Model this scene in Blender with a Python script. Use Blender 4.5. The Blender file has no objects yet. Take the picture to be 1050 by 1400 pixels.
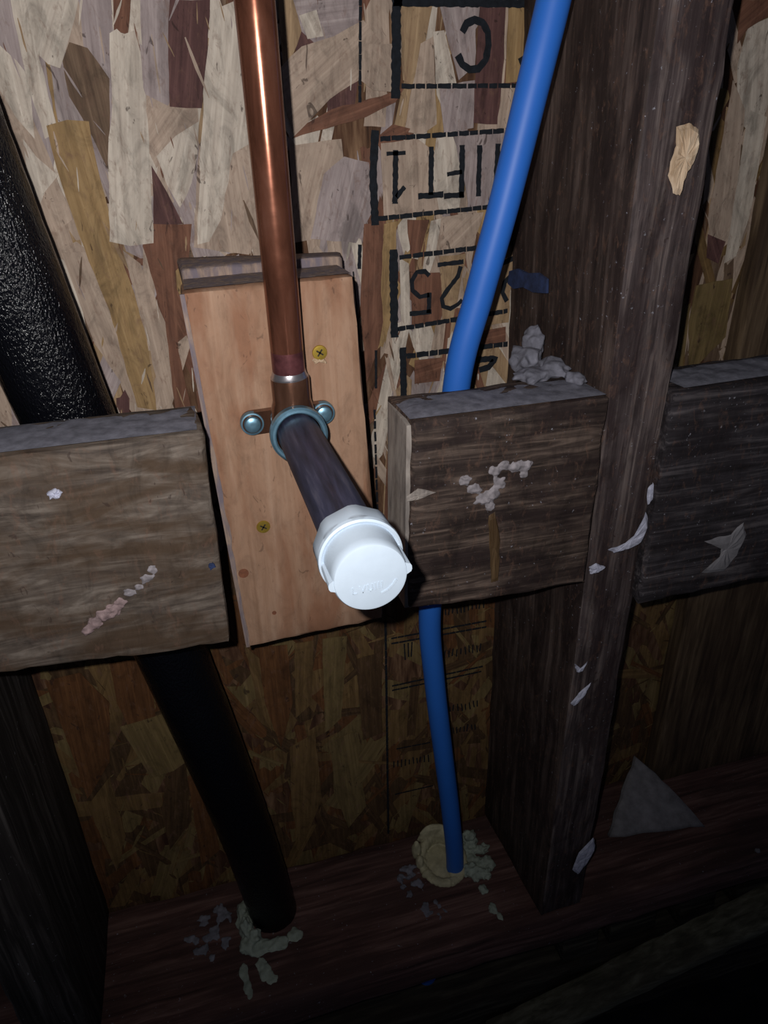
import bpy, bmesh, math, random
from mathutils import Vector, Matrix, noise
random.seed(7)
scn = bpy.context.scene
COL = scn.collection

# ------------------------------------------------------------------ frame of reference
# millimetres: X to the right along the wall, Y into the wall, D downwards; the camera stands at X=Y=D=0
ZS = 587.0                                   # height of the lens above the sill's top, mm
def W(x, y, d): return Vector((x*.001, y*.001, (ZS-d)*.001))
EX = Vector((0.96448524, -0.1419699, 0.22273925))      # wall axes seen in the camera (right, down, forward)
EY = Vector((-0.26280512, -0.43121494, 0.86312638))
ED = Vector((0.02648948, 0.89100966, 0.45321086))
FPX = 941.0
def un(px, py, Y):
    """millimetre point on the plane Y that the photograph shows at px, py"""
    r = Vector(((px-525)/FPX, (py-700)/FPX, 1.0))
    w = (r.dot(EX), r.dot(EY), r.dot(ED)); k = Y/w[1]
    return (w[0]*k, Y, w[2]*k)

# ------------------------------------------------------------------ camera, world, light, exposure
cd = bpy.data.cameras.new('camera'); cam = bpy.data.objects.new('camera', cd); COL.objects.link(cam)
right = Vector((EX.x, EY.x, -ED.x)); up = -Vector((EX.y, EY.y, -ED.y)); fwd = Vector((EX.z, EY.z, -ED.z))
m = Matrix((right, up, -fwd)).transposed().to_4x4(); m.translation = W(0, 0, 0)
cam.matrix_world = m
cd.sensor_fit = 'VERTICAL'; cd.sensor_height = 36; cd.lens = FPX/1400*36
cd.clip_start = .01; cd.clip_end = 20
scn.camera = cam

wd = bpy.data.worlds.new('world'); scn.world = wd; wd.use_nodes = True
wd.node_tree.nodes['Background'].inputs[0].default_value = (.55, .65, 1, 1)
wd.node_tree.nodes['Background'].inputs[1].default_value = .034

fl = bpy.data.lights.new('phone_flash', 'SPOT'); flash = bpy.data.objects.new('phone_flash', fl); COL.objects.link(flash)
flash.location = W(-14, 0, -15)
flash.rotation_euler = (W(20, 400, -30) - W(-14, 0, -15)).normalized().to_track_quat('-Z', 'Y').to_euler()
fl.energy = 5.3; fl.spot_size = math.radians(152); fl.spot_blend = 1.0; fl.shadow_soft_size = .0022
fl.color = (1, .97, .95)

scn.view_settings.view_transform = 'Standard'; scn.view_settings.look = 'None'
scn.view_settings.gamma = 1; scn.view_settings.use_curve_mapping = False
scn.view_settings.exposure = 0.0

# ------------------------------------------------------------------ materials
def lin(c):
    return tuple(((v/255)/12.92 if v/255 <= .04045 else ((v/255+.055)/1.055)**2.4) for v in c)+(1,)
class NT:
    def __init__(s, name):
        s.m = bpy.data.materials.new(name); s.m.use_nodes = True; s.t = s.m.node_tree
        s.b = s.t.nodes['Principled BSDF']
    def n(s, typ, **k):
        x = s.t.nodes.new(typ)
        for a, v in k.items(): setattr(x, a, v)
        return x
    def l(s, a, b): s.t.links.new(a, b)
    def coords(s, sc):
        tc = s.n('ShaderNodeTexCoord'); mp = s.n('ShaderNodeMapping')
        mp.inputs['Scale'].default_value = sc; s.l(tc.outputs['Object'], mp.inputs['Vector']); return mp.outputs['Vector']
    def noise(s, v, scale=1, detail=5, rough=.6, dist=0):
        x = s.n('ShaderNodeTexNoise'); s.l(v, x.inputs['Vector'])
        x.inputs['Scale'].default_value = scale; x.inputs['Detail'].default_value = detail
        x.inputs['Roughness'].default_value = rough; x.inputs['Distortion'].default_value = dist
        return x.outputs['Fac']
    def ramp(s, f, stops):
        x = s.n('ShaderNodeValToRGB'); s.l(f, x.inputs['Fac']); e = x.color_ramp.elements
        while len(e) < len(stops): e.new(.5)
        for el, (p, c) in zip(e, stops): el.position = p; el.color = c
        return x.outputs['Color']
    def mix(s, f, a, b, mode='MIX'):
        x = s.n('ShaderNodeMix', data_type='RGBA', blend_type=mode)
        for sock, v in ((x.inputs['Factor'], f), (x.inputs['A'], a), (x.inputs['B'], b)):
            if isinstance(v, (int, float)): sock.default_value = v
            elif isinstance(v, tuple): sock.default_value = v
            else: s.l(v, sock)
        # colour sockets are index 6/7
        return x.outputs['Result']
    def mixc(s, f, a, b, mode='MIX'):
        x = s.n('ShaderNodeMix', data_type='RGBA', blend_type=mode)
        for i, v in ((0, f), (6, a), (7, b)):
            if isinstance(v, (int, float, tuple)): x.inputs[i].default_value = v
            else: s.l(v, x.inputs[i])
        return x.outputs[2]
    def bump(s, f, strength, dist=.0005):
        x = s.n('ShaderNodeBump'); s.l(f, x.inputs['Height']); x.inputs['Strength'].default_value = strength
        x.inputs['Distance'].default_value = dist; s.l(x.outputs['Normal'], s.b.inputs['Normal'])
G = lambda v: (v, v, v, 1)
def wood(name, dark, mid, light, axis='z', cross=260, along=9, patch=None, patch_amt=.5, rough=.75, bump=.5,
         spec=.25, specks=0, speck_col=(150, 150, 160), patch_scale=14, contrast=.16, blotch=0, dist=.4):
    t = NT(name); sc = [cross]*3; sc['xyz'.index(axis)] = along
    v = t.coords(tuple(sc)); f = t.noise(v, 1, 7, .62, dist)
    c = t.ramp(f, [(.5-contrast, lin(dark)), (.5, lin(mid)), (.5+contrast, lin(light))])
    if patch:
        sc2 = [patch_scale*2.2]*3; sc2['xyz'.index(axis)] = patch_scale*.55
        f2 = t.noise(t.coords(tuple(sc2)), 1, 4, .6, .6)
        k = t.ramp(f2, [(.44, G(0)), (.6, G(patch_amt))])
        c = t.mixc(k, c, lin(patch))
    if specks:
        f3 = t.noise(t.coords((330, 330, 330)), 1, 3, .7)
        k = t.ramp(f3, [(.70-.06*specks, G(0)), (.76-.06*specks, G(.8))])
        c = t.mixc(k, c, lin(speck_col))
    if blotch:
        g = t.n('ShaderNodeNewGeometry'); mp = t.n('ShaderNodeMapping'); mp.inputs['Scale'].default_value = (1, 1, .45)
        t.l(g.outputs['Position'], mp.inputs['Vector'])
        fa = t.noise(mp.outputs['Vector'], 75, 6, .7, 1.2)
        c = t.mixc(1.0, c, t.ramp(fa, [(.32, G(1-blotch)), (.5, G(.96)), (.7, G(1.0+blotch*.25))]), 'MULTIPLY')
        fb = t.noise(mp.outputs['Vector'], 240, 5, .7, .6)
        c = t.mixc(t.ramp(fb, [(.55, G(0)), (.72, G(blotch*1.3))]), c, lin((112, 84, 70)))
        fc = t.noise(mp.outputs['Vector'], 150, 3, .6, 1.5)
        c = t.mixc(t.ramp(fc, [(.66, G(0)), (.7, G(blotch*1.6))]), c, lin((46, 32, 28)))
    t.l(c, t.b.inputs['Base Color'])
    t.b.inputs['Roughness'].default_value = rough; t.b.inputs['Specular IOR Level'].default_value = spec
    t.bump(f, bump, .0006)
    return t.m
def plain(name, col, rough=.5, metal=0, var=.12, scale=120, bump=.1, spec=.5, coat=0):
    t = NT(name); f = t.noise(t.coords((scale,)*3), 1, 5, .6)
    a = lin(col); c = t.ramp(f, [(.3, tuple(x*(1-var) for x in a[:3])+(1,)), (.7, tuple(min(1, x*(1+var)) for x in a[:3])+(1,))])
    t.l(c, t.b.inputs['Base Color']); t.b.inputs['Roughness'].default_value = rough
    t.b.inputs['Metallic'].default_value = metal; t.b.inputs['Specular IOR Level'].default_value = spec
    t.b.inputs['Coat Weight'].default_value = coat
    if bump: t.bump(f, bump, .0004)
    return t.m

M = {}
# strands of the board: grain runs along each strand's own long axis (x)
PAL = {'cream': ((164, 150, 138), (196, 184, 170), (220, 210, 196)),
       'beige': ((142, 124, 110), (172, 152, 136), (196, 178, 160)),
       'tan': ((130, 104, 80), (158, 132, 102), (184, 158, 126)),
       'ochre': ((122, 96, 64), (154, 126, 88), (178, 150, 110)),
       'lilac': ((128, 114, 112), (158, 144, 142), (186, 174, 170)),
       'rust': ((84, 56, 46), (114, 78, 62), (142, 102, 82)),
       'maroon': ((64, 42, 42), (90, 62, 60), (118, 86, 80)),
       'umber': ((70, 54, 44), (104, 84, 68), (136, 114, 94)),
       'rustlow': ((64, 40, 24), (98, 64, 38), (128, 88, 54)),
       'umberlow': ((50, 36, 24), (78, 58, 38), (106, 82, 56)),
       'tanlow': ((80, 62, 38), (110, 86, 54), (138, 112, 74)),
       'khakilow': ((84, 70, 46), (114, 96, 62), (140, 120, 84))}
for k, (a, b, c) in PAL.items():
    M['strand_'+k] = wood('strand_'+k, a, b, c, axis='x', cross=420, along=14, patch=tuple(int(v*.86) for v in b),
                          patch_amt=.5, rough=.8, bump=.3, patch_scale=26, contrast=.26, blotch=.42)
M['osb'] = wood('strand_board_base', (52, 34, 24), (92, 66, 48), (130, 102, 78), 'z', 160, 22, patch=(60, 34, 24), rough=.85)
M['stud'] = wood('weathered_stud_wood', (38, 30, 28), (66, 54, 50), (100, 86, 80), 'z', 190, 9, patch=(40, 30, 29), patch_amt=.85,
                 rough=.7, bump=.8, specks=.45, patch_scale=22, contrast=.2, blotch=.4)
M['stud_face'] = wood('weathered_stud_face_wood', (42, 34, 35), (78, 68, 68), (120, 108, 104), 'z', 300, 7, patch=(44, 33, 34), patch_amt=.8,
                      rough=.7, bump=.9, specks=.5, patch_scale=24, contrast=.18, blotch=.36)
M['stud_dark'] = wood('dark_stud_wood', (24, 22, 22), (44, 41, 40), (80, 76, 74), 'z', 240, 8, patch=(30, 24, 22), rough=.75, bump=.8, specks=.2)
M['block_l'] = wood('grey_brown_block_wood', (60, 52, 47), (92, 82, 74), (126, 116, 107), 'x', 110, 18, patch=(72, 56, 42), patch_amt=.85,
                    rough=.8, bump=.35, patch_scale=24, contrast=.2, blotch=.34, dist=2.2)
M['block_r'] = wood('dark_block_wood', (38, 30, 27), (72, 60, 54), (114, 98, 88), 'x', 190, 9, patch=(38, 28, 28), patch_amt=.85,
                    rough=.75, bump=.45, specks=.45, patch_scale=30, contrast=.17, blotch=.38, dist=1.6)
M['block_rr'] = wood('charcoal_block_wood', (32, 29, 31), (58, 54, 58), (100, 94, 96), 'x', 190, 8, patch=(34, 29, 32), patch_amt=.8,
                     rough=.75, bump=.7, specks=.55, patch_scale=22, blotch=.34, dist=1.2)
M['dust'] = plain('grey_dust', (112, 112, 122), .95, var=.35, scale=160, bump=.6, spec=.1)
M['end'] = wood('grey_sawn_end_wood', (110, 104, 100), (146, 138, 132), (170, 162, 154), 'z', 120, 40, rough=.85, patch=(120, 108, 98))
M['pine'] = wood('fresh_pine_wood', (140, 108, 86), (160, 127, 104), (176, 146, 124), 'z', 150, 6, patch=(140, 98, 74), patch_amt=.8,
                 rough=.75, bump=.15, patch_scale=18, contrast=.26, blotch=.24)
M['pine_end'] = wood('greyed_pine_end', (104, 92, 92), (140, 122, 112), (164, 142, 126), 'z', 260, 60, patch=(112, 104, 114), patch_amt=.9, rough=.85,
                     patch_scale=60)
M['knot'] = plain('pine_knot', (120, 74, 52), .7, var=.3, scale=300)
M['sill'] = wood('red_brown_sill_wood', (60, 42, 40), (92, 66, 62), (122, 94, 88), 'x', 160, 9, patch=(66, 48, 46), patch_amt=.7, rough=.85,
                 bump=.4, specks=.45)
M['lower'] = wood('dark_subfloor_wood', (38, 34, 30), (62, 56, 48), (92, 86, 72), 'x', 160, 12, patch=(46, 36, 28), rough=.85)
M['ledge'] = wood('pale_edged_board_wood', (84, 82, 66), (116, 112, 92), (144, 140, 118), 'x', 160, 12, patch=(70, 62, 52), rough=.85)
M['panel'] = wood('brown_panel_wood', (52, 40, 30), (84, 68, 52), (112, 94, 74), 'z', 160, 12, patch=(56, 42, 34), rough=.8)
M['plaster'] = plain('grey_plaster', (124, 122, 126), .95, var=.3, scale=90, bump=.8, spec=.1)
M['white_smear'] = plain('dried_white_smear', (176, 178, 196), .8, var=.3, scale=260, bump=.8)
M['pink_smear'] = plain('dried_pinkish_smear', (136, 116, 116), .7, var=.45, scale=240, bump=1)
M['grey_smear'] = plain('dried_greyish_smear', (132, 126, 130), .7, var=.4, scale=240, bump=1)
M['bare'] = wood('bare_split_wood', (150, 124, 96), (184, 160, 134), (204, 184, 160), 'z', 260, 20, rough=.7)
M['amber'] = wood('resin_streak', (58, 44, 30), (80, 62, 42), (104, 84, 60), 'z', 260, 10, rough=.5)
M['blue_mark'] = plain('blue_chalk_mark', (34, 48, 84), .9, var=.55, scale=160)
M['ink'] = plain('black_print', (24, 28, 34), .8, var=.4, scale=300, bump=0, spec=.2)
M['foam'] = plain('cream_foam', (176, 170, 140), .75, var=.22, scale=160, bump=1)
M['foam_g'] = plain('greenish_foam', (146, 156, 144), .8, var=.25, scale=160, bump=1)
M['pex'] = plain('blue_pex', (40, 102, 192), .5, var=.04, scale=30, bump=0, spec=.4)
M['black_pipe'] = None
M['zinc'] = plain('zinc', (120, 160, 182), .38, metal=.75, var=.2, scale=200, bump=.1)  # zinc of the ear screws; its blue also paints the reflection on the socket rim
M['screw_y'] = plain('yellow_zinc', (186, 156, 66), .35, metal=.7, var=.2, scale=300, bump=.1)
M['slot'] = plain('dark_recess', (40, 32, 20), .8, bump=0)
M['white'] = plain('white_plastic', (180, 194, 208), .42, var=.03, scale=200, bump=.04, spec=.4)
M['solder'] = plain('solder', (190, 186, 190), .3, metal=.9, var=.1, scale=300)
M['floor'] = wood('dark_ground', (16, 15, 15), (28, 26, 26), (40, 38, 36), 'x', 40, 20, rough=.9)

def copper(name, tarn):
    t = NT(name); f = t.noise(t.coords((90, 90, 26)), 1, 5, .6, .5)
    c = t.ramp(f, [(.3, lin((100, 62, 47) if not tarn else (84, 58, 46))), (.55, lin((142, 90, 70) if not tarn else (122, 86, 68))),
                   (.75, lin((164, 112, 92) if not tarn else (146, 110, 96)))])
    t.l(c, t.b.inputs['Base Color']); t.b.inputs['Metallic'].default_value = .72
    f2 = t.noise(t.coords((30, 30, 200)), 1, 4, .6)
    r = t.n('ShaderNodeMapRange'); t.l(f2, r.inputs[0]); r.inputs[3].default_value = .13; r.inputs[4].default_value = .25
    t.l(r.outputs[0], t.b.inputs['Roughness'])
    t.bump(f, .1, .0003); return t.m
M['copper'] = copper('copper', False); M['bronze'] = copper('tarnished_copper', True)
def steel():
    t = NT('black_steel'); f = t.noise(t.coords((260, 22, 260)), 1, 6, .6)
    c = t.ramp(f, [(.35, lin((34, 37, 52))), (.55, lin((58, 60, 82))), (.72, lin((92, 90, 106)))])
    t.l(c, t.b.inputs['Base Color']); t.b.inputs['Metallic'].default_value = .2
    t.b.inputs['Roughness'].default_value = .5; t.bump(f, .25, .0003); return t.m
M['steel'] = steel()
def tar():
    t = NT('rippled_black_coating'); v = t.coords((260, 260, 110)); f = t.noise(v, 1, 3, .55, .3)
    t.b.inputs['Base Color'].default_value = lin((9, 10, 15)); t.b.inputs['Roughness'].default_value = .2
    t.b.inputs['Specular IOR Level'].default_value = .32
    f = t.noise(t.coords((900, 900, 420)), 1, 2, .6, 0); t.bump(f, 1, .0011); return t.m
M['black_pipe'] = tar()

# ------------------------------------------------------------------ builders
def finish(name, bm, mat, base, parent, smooth):
    me = bpy.data.meshes.new(name)
    bmesh.ops.recalc_face_normals(bm, faces=bm.faces)
    b = W(*base)
    for v in bm.verts: v.co -= b
    if smooth:
        for f in bm.faces: f.smooth = True
    bm.to_mesh(me); bm.free()
    mats = mat if isinstance(mat, (list, tuple)) else [mat]
    for x in mats: me.materials.append(M[x] if isinstance(x, str) else x)
    if smooth == 'auto':
        me.set_sharp_from_angle(angle=math.radians(32))
    o = bpy.data.objects.new(name, me); COL.objects.link(o)
    if parent is None: o.location = b
    else: o.parent = parent; o.location = b - base_of(parent)
    return o
def base_of(o):
    p = o.location.copy()
    while o.parent: o = o.parent; p += o.location
    return p
def tag(o, label=None, cat=None, group=None, kind=None):
    for k, v in (('label', label), ('category', cat), ('group', group), ('kind', kind)):
        if v: o[k] = v
    return o
def empty(name, base, label, cat, group=None):
    o = bpy.data.objects.new(name, None); COL.objects.link(o); o.location = W(*base); o.empty_display_size = .01
    return tag(o, label, cat, group)

def lumber(name, F, B, mat, parent=None, n=(8, 2, 14), edge=2.0, rough=.35, seed=0, facemat=None):
    """a sawn stick: F, B are the front and back quads (TL, TR, BR, BL) in mm; worn arrises, uneven faces"""
    F = [Vector(p) for p in F]; B = [Vector(p) for p in B]
    w = (F[0]-F[1]).length; h = (F[0]-F[3]).length; dd = (F[0]-B[0]).length
    def par(L, k):
        e = min(.3, edge/L); return [0, e]+[e+(1-2*e)*i/k for i in range(1, k)]+[1-e, 1]
    U, V, T = par(w, n[0]), par(dd, n[1]), par(h, n[2])
    def P(u, v, t):
        def q(C): return (C[0]*(1-u)+C[1]*u)*(1-t)+(C[3]*(1-u)+C[2]*u)*t
        p = q(F)*(1-v)+q(B)*v
        c = q(F)*.5+q(B)*.5
        return p
    cen = sum(F, Vector())/8+sum(B, Vector())/8
    ax = (F[1]-F[0]).normalized(); ay = (B[0]-F[0]).normalized(); az = (F[3]-F[0]).normalized()
    bm = bmesh.new(); vs = {}
    def vert(i, j, k):
        key = (i, j, k)
        if key not in vs:
            p = P(U[i], V[j], T[k])
            sx = (i == 0)-(i == len(U)-1); sy = (j == 0)-(j == len(V)-1); sz = (k == 0)-(k == len(T)-1)
            cnt = abs(sx)+abs(sy)+abs(sz)
            if cnt >= 2:
                e = edge*(.3+.25*noise.noise(p*.06+Vector((seed, 0, 0))))
                p = p+(ax*sx+ay*sy+az*sz)*max(.1, e)
            d = rough*noise.noise(p*.03+Vector((seed*3.1, 5, 0)))+rough*.5*noise.noise(p*.15+Vector((0, seed, 0)))
            p = p-(ax*sx+ay*sy+az*sz)*d
            vs[key] = bm.verts.new(W(*p))
        return vs[key]
    nu, nv, nt = len(U)-1, len(V)-1, len(T)-1
    def face(a, front=False):
        f = bm.faces.new(a)
        if facemat and front: f.material_index = 1
    for i in range(nu):
        for k in range(nt):
            face([vert(i, 0, k), vert(i+1, 0, k), vert(i+1, 0, k+1), vert(i, 0, k+1)], True)
            face([vert(i, nv, k), vert(i+1, nv, k), vert(i+1, nv, k+1), vert(i, nv, k+1)])
        for j in range(nv):
            face([vert(i, j, 0), vert(i+1, j, 0), vert(i+1, j+1, 0), vert(i, j+1, 0)])
            face([vert(i, j, nt), vert(i+1, j, nt), vert(i+1, j+1, nt), vert(i, j+1, nt)])
    for j in range(nv):
        for k in range(nt):
            face([vert(0, j, k), vert(0, j+1, k), vert(0, j+1, k+1), vert(0, j, k+1)])
            face([vert(nu, j, k), vert(nu, j+1, k), vert(nu, j+1, k+1), vert(nu, j, k+1)])
    base = sum(F, Vector())/8+sum(B, Vector())/8; base.z = max(p.z for p in F+B)
    o = finish(name, bm, [mat, facemat] if facemat else mat, base, parent, 'auto')
    return o
def box(x0, x1, y0, y1, d0, d1):
    return ([(x0, y0, d0), (x1, y0, d0), (x1, y0, d1), (x0, y0, d1)], [(x0, y1, d0), (x1, y1, d0), (x1, y1, d1), (x0, y1, d1)])

def tube(name, pts, rads, mat, parent=None, seg=40, caps=True, ripple=0, base=None, steps=8):
    """swept tube through pts (mm), Catmull-Rom, radius per point"""
    P = [Vector(p) for p in pts]; path = []
    if len(P) > 2:
        Q = [P[0]*2-P[1]]+P+[P[-1]*2-P[-2]]; R = [rads[0]]+list(rads)+[rads[-1]]
        for i in range(1, len(Q)-2):
            for s in range(steps):
                t = s/steps; a, b, c, d = Q[i-1:i+3]
                p = .5*((2*b)+(c-a)*t+(2*a-5*b+4*c-d)*t*t+(3*b-a-3*c+d)*t**3)
                path.append((p, R[i]*(1-t)+R[i+1]*t))
        path.append((P[-1], rads[-1]))
    else: path = list(zip(P, rads))
    bm = bmesh.new(); rings = []; ref = Vector((0, 1, 0)) if abs((P[-1]-P[0]).normalized().y) < .9 else Vector((0, 0, 1))
    for i, (p, r) in enumerate(path):
        a = path[max(0, i-1)][0]; b = path[min(len(path)-1, i+1)][0]; t = (b-a).normalized()
        n1 = t.cross(ref).normalized(); n2 = t.cross(n1).normalized(); ring = []
        for k in range(seg):
            an = 2*math.pi*k/seg; rr = r
            q = p+(n1*math.cos(an)+n2*math.sin(an))*rr
            if ripple: q = p+(n1*math.cos(an)+n2*math.sin(an))*(rr+ripple*noise.noise(q*Vector((.12, .12, .05)).length*1.6))
            ring.append(bm.verts.new(W(*q)))
        rings.append(ring)
    for a, b in zip(rings, rings[1:]):
        for k in range(seg): bm.faces.new([a[k], a[(k+1) % seg], b[(k+1) % seg], b[k]])
    if caps: bm.faces.new(rings[0]); bm.faces.new(rings[-1])
    return finish(name, bm, mat, base or pts[-1], parent, 'auto')

def lathe(name, c, axis, prof, mat, parent=None, seg=48, base=None, cap=(True, True), sides=None):
    """profile [(s, r)] in mm turned about axis through c; axis 'y' runs into the wall, 'd' downwards"""
    bm = bmesh.new(); rings = []
    for s, r in prof:
        ring = []
        for k in range(seg):
            a = 2*math.pi*k/seg
            if axis == 'y': p = (c[0]+r*math.cos(a), c[1]+s, c[2]+r*math.sin(a))
            else: p = (c[0]+r*math.cos(a), c[1]+r*math.sin(a), c[2]+s)
            ring.append(bm.verts.new(W(*p)))
        rings.append(ring)
    for a, b in zip(rings, rings[1:]):
        for k in range(seg): bm.faces.new([a[k], a[(k+1) % seg], b[(k+1) % seg], b[k]])
    if cap[0]: bm.faces.new(rings[0])
    if cap[1]: bm.faces.new(rings[-1])
    return finish(name, bm, mat, base or c, parent, 'auto')

def prism(bm, poly, y0, y1, mi=0):
    """poly [(x, d)] extruded from y0 (front) to y1 (back)"""
    f = [bm.verts.new(W(x, y0, d)) for x, d in poly]; b = [bm.verts.new(W(x, y1, d)) for x, d in poly]
    n = len(poly); fs = [bm.faces.new(f), bm.faces.new(b)]
    for i in range(n): fs.append(bm.faces.new([f[i], f[(i+1) % n], b[(i+1) % n], b[i]]))
    for x in fs: x.material_index = mi

def blob(name, lumps, mat, base, parent=None, seed=0, voxel=.9, amp=.5):
    """lumps [(x,y,d, rx,ry,rd)]: dried foam or smear, several lumps fused"""
    bm = bmesh.new()
    for (x, y, d, rx, ry, rd) in lumps:
        r = bmesh.ops.create_icosphere(bm, subdivisions=3, radius=1)
        for v in r['verts']:
            k = 1+amp*noise.noise(v.co*1.9+Vector((x, d, seed)))
            v.co = W(x+v.co.x*rx*k, y+v.co.y*ry*k, d-v.co.z*rd*k)
    o = finish(name, bm, mat, base, parent, True)
    md = o.modifiers.new('fuse', 'REMESH'); md.mode = 'VOXEL'; md.voxel_size = voxel*.001; md.use_smooth_shade = True
    return o
def chip(name, pix, Y, mat, parent, th=.8, label=None, inset=0):
    """thin irregular patch standing th mm proud of the plane Y, outline given where the photograph shows it"""
    pts = [un(px, py, Y) for px, py in pix]
    dense = []
    for i, p in enumerate(pts):
        q = pts[(i+1) % len(pts)]
        for s in range(4):
            t = s/4; j = .35
            dense.append((p[0]*(1-t)+q[0]*t+random.uniform(-j, j), p[2]*(1-t)+q[2]*t+random.uniform(-j, j)))
    cx = sum(p[0] for p in dense)/len(dense); cz = sum(p[1] for p in dense)/len(dense)
    bm = bmesh.new(); outer = [bm.verts.new(W(x, Y+.6, z)) for x, z in dense]
    mid = [bm.verts.new(W(cx+(x-cx)*.84, Y-th*.7+random.uniform(-.25, .25)*th, cz+(z-cz)*.84)) for x, z in dense]
    inn = [bm.verts.new(W(cx+(x-cx)*.45, Y-th+random.uniform(-.5, .5)*th, cz+(z-cz)*.45)) for x, z in dense]
    c = bm.verts.new(W(cx, Y-th, cz)); n = len(dense)
    for A, B in ((outer, mid), (mid, inn)):
        for i in range(n): bm.faces.new([A[i], A[(i+1) % n], B[(i+1) % n], B[i]])
    for i in range(n): bm.faces.new([inn[i], inn[(i+1) % n], c])
    o = finish(name, bm, mat, (cx, Y, cz), parent, False)
    if label: o['label'] = label
    return o

YO = 440.0      # face of the sheathing
# ------------------------------------------------------------------ sheathing
bm = bmesh.new(); prism(bm, [(-330, -200), (760, -200), (760, 640), (-330, 640)], YO, YO+12)
wall = tag(finish('wall_back', bm, 'osb', (200, YO, 640), None, False), kind='structure')
wall['label'] = 'oriented strand board sheathing with black upside-down stencil print behind the pipes'

def outline(L, Wd, rnd, jag=.12):
    """ragged strand outline, long axis u, in mm around 0,0"""
    pts = []; n = 5
    for i in range(n+1): pts.append((-L/2+L*i/n, -Wd/2*(1-.25*rnd.random())))
    for i in range(1, 3): pts.append((L/2+rnd.uniform(-.06, .08)*L, -Wd/2+Wd*i/3))
    for i in range(n+1): pts.append((L/2-L*i/n, Wd/2*(1-.25*rnd.random())))
    for i in range(1, 3): pts.append((-L/2+rnd.uniform(-.08, .06)*L, Wd/2-Wd*i/3))
    return pts
def strand_mesh(poly, th, mat):
    """local x along the strand, y out of the wall; mm"""
    bm = bmesh.new()
    f = [bm.verts.new((u*.001, -th*.001, v*.001)) for u, v in poly]; b = [bm.verts.new((u*.001, 0, v*.001)) for u, v in poly]
    n = len(poly); bm.faces.new(f); bm.faces.new(b)
    for i in range(n): bm.faces.new([f[i], f[(i+1) % n], b[(i+1) % n], b[i]])
    bmesh.ops.recalc_face_normals(bm, faces=bm.faces)
    me = bpy.data.meshes.new('wood_strand'); bm.to_mesh(me); bm.free(); me.materials.append(M['strand_'+mat]); return me
UPPER = ['cream']*5+['beige']*7+['tan']*3+['lilac']*4+['ochre']+['rust']*2+['maroon']*1+['umber']*1
MIDC = ['cream']*2+['beige']*4+['tan']*3+['lilac']*2+['rust']*4+['umber']*1+['ochre']
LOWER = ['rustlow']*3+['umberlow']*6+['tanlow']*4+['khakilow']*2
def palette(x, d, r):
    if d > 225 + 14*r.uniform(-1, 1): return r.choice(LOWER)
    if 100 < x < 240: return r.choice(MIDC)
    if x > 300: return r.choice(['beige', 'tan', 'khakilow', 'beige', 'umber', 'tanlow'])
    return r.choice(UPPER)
rng = random.Random(21)
# bottom layer: everything too buried or too far to pick apart, one object
bm = bmesh.new(); names = sorted(PAL)
for i in range(1500):
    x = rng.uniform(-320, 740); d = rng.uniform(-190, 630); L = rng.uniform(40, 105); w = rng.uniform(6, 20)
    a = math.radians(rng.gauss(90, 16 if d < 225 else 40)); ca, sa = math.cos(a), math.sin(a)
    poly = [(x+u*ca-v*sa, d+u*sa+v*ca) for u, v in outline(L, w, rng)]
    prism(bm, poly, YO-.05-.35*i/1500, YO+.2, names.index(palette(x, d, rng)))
buried = finish('buried_strands', bm, ['strandv_'+k for k in names] if False else [M['strand_'+k] for k in names], (200, YO, 640), wall, False)
tag(buried, kind='stuff')
# those grains run along world x in the shared material; give the bottom layer its own vertical-grain copies
for i, k in enumerate(names):
    a, b, c = PAL[k]; buried.data.materials[i] = wood('buried_'+k, a, b, c, 'z', 420, 14, patch=tuple(int(v*.8) for v in b), patch_amt=.5, rough=.8, bump=.3, patch_scale=26, contrast=.26, blotch=.42)
MESH = {}
def add_strand(cx, cd_, ang, me, y, sc=(1, 1)):
    o = bpy.data.objects.new('wood_strand', me); COL.objects.link(o); o.parent = wall
    o.location = W(cx, y, cd_)-wall.location
    o.rotation_euler = (0, ang, 0); o.scale = (sc[0], 1, sc[1]); return o
shapes = [outline(70, 13, rng) for _ in range(5)]+[outline(60, 8, rng) for _ in range(4)]+[outline(85, 20, rng) for _ in range(3)]
cnt = 0
def visible(x, d):
    p = EX*x+EY*YO+ED*d; px = 525+FPX*p.x/p.z; py = 700+FPX*p.y/p.z
    return -60 < px < 1110 and -60 < py < 1300
while cnt < 215:
    x = rng.uniform(-110, 430); d = rng.uniform(-110, 580)
    if not visible(x, d) or 195 < x < 300 or (d > 225 and rng.random() < .45): continue
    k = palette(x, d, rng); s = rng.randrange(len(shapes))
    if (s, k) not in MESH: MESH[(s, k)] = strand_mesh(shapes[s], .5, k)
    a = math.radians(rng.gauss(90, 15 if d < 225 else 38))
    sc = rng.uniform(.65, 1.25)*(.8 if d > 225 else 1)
    add_strand(x, d, a, MESH[(s, k)], YO-.4-.4*cnt/215, (sc, sc*rng.uniform(.6, 1.15) if not (100 < x < 240) else sc*.55)); cnt += 1
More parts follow.
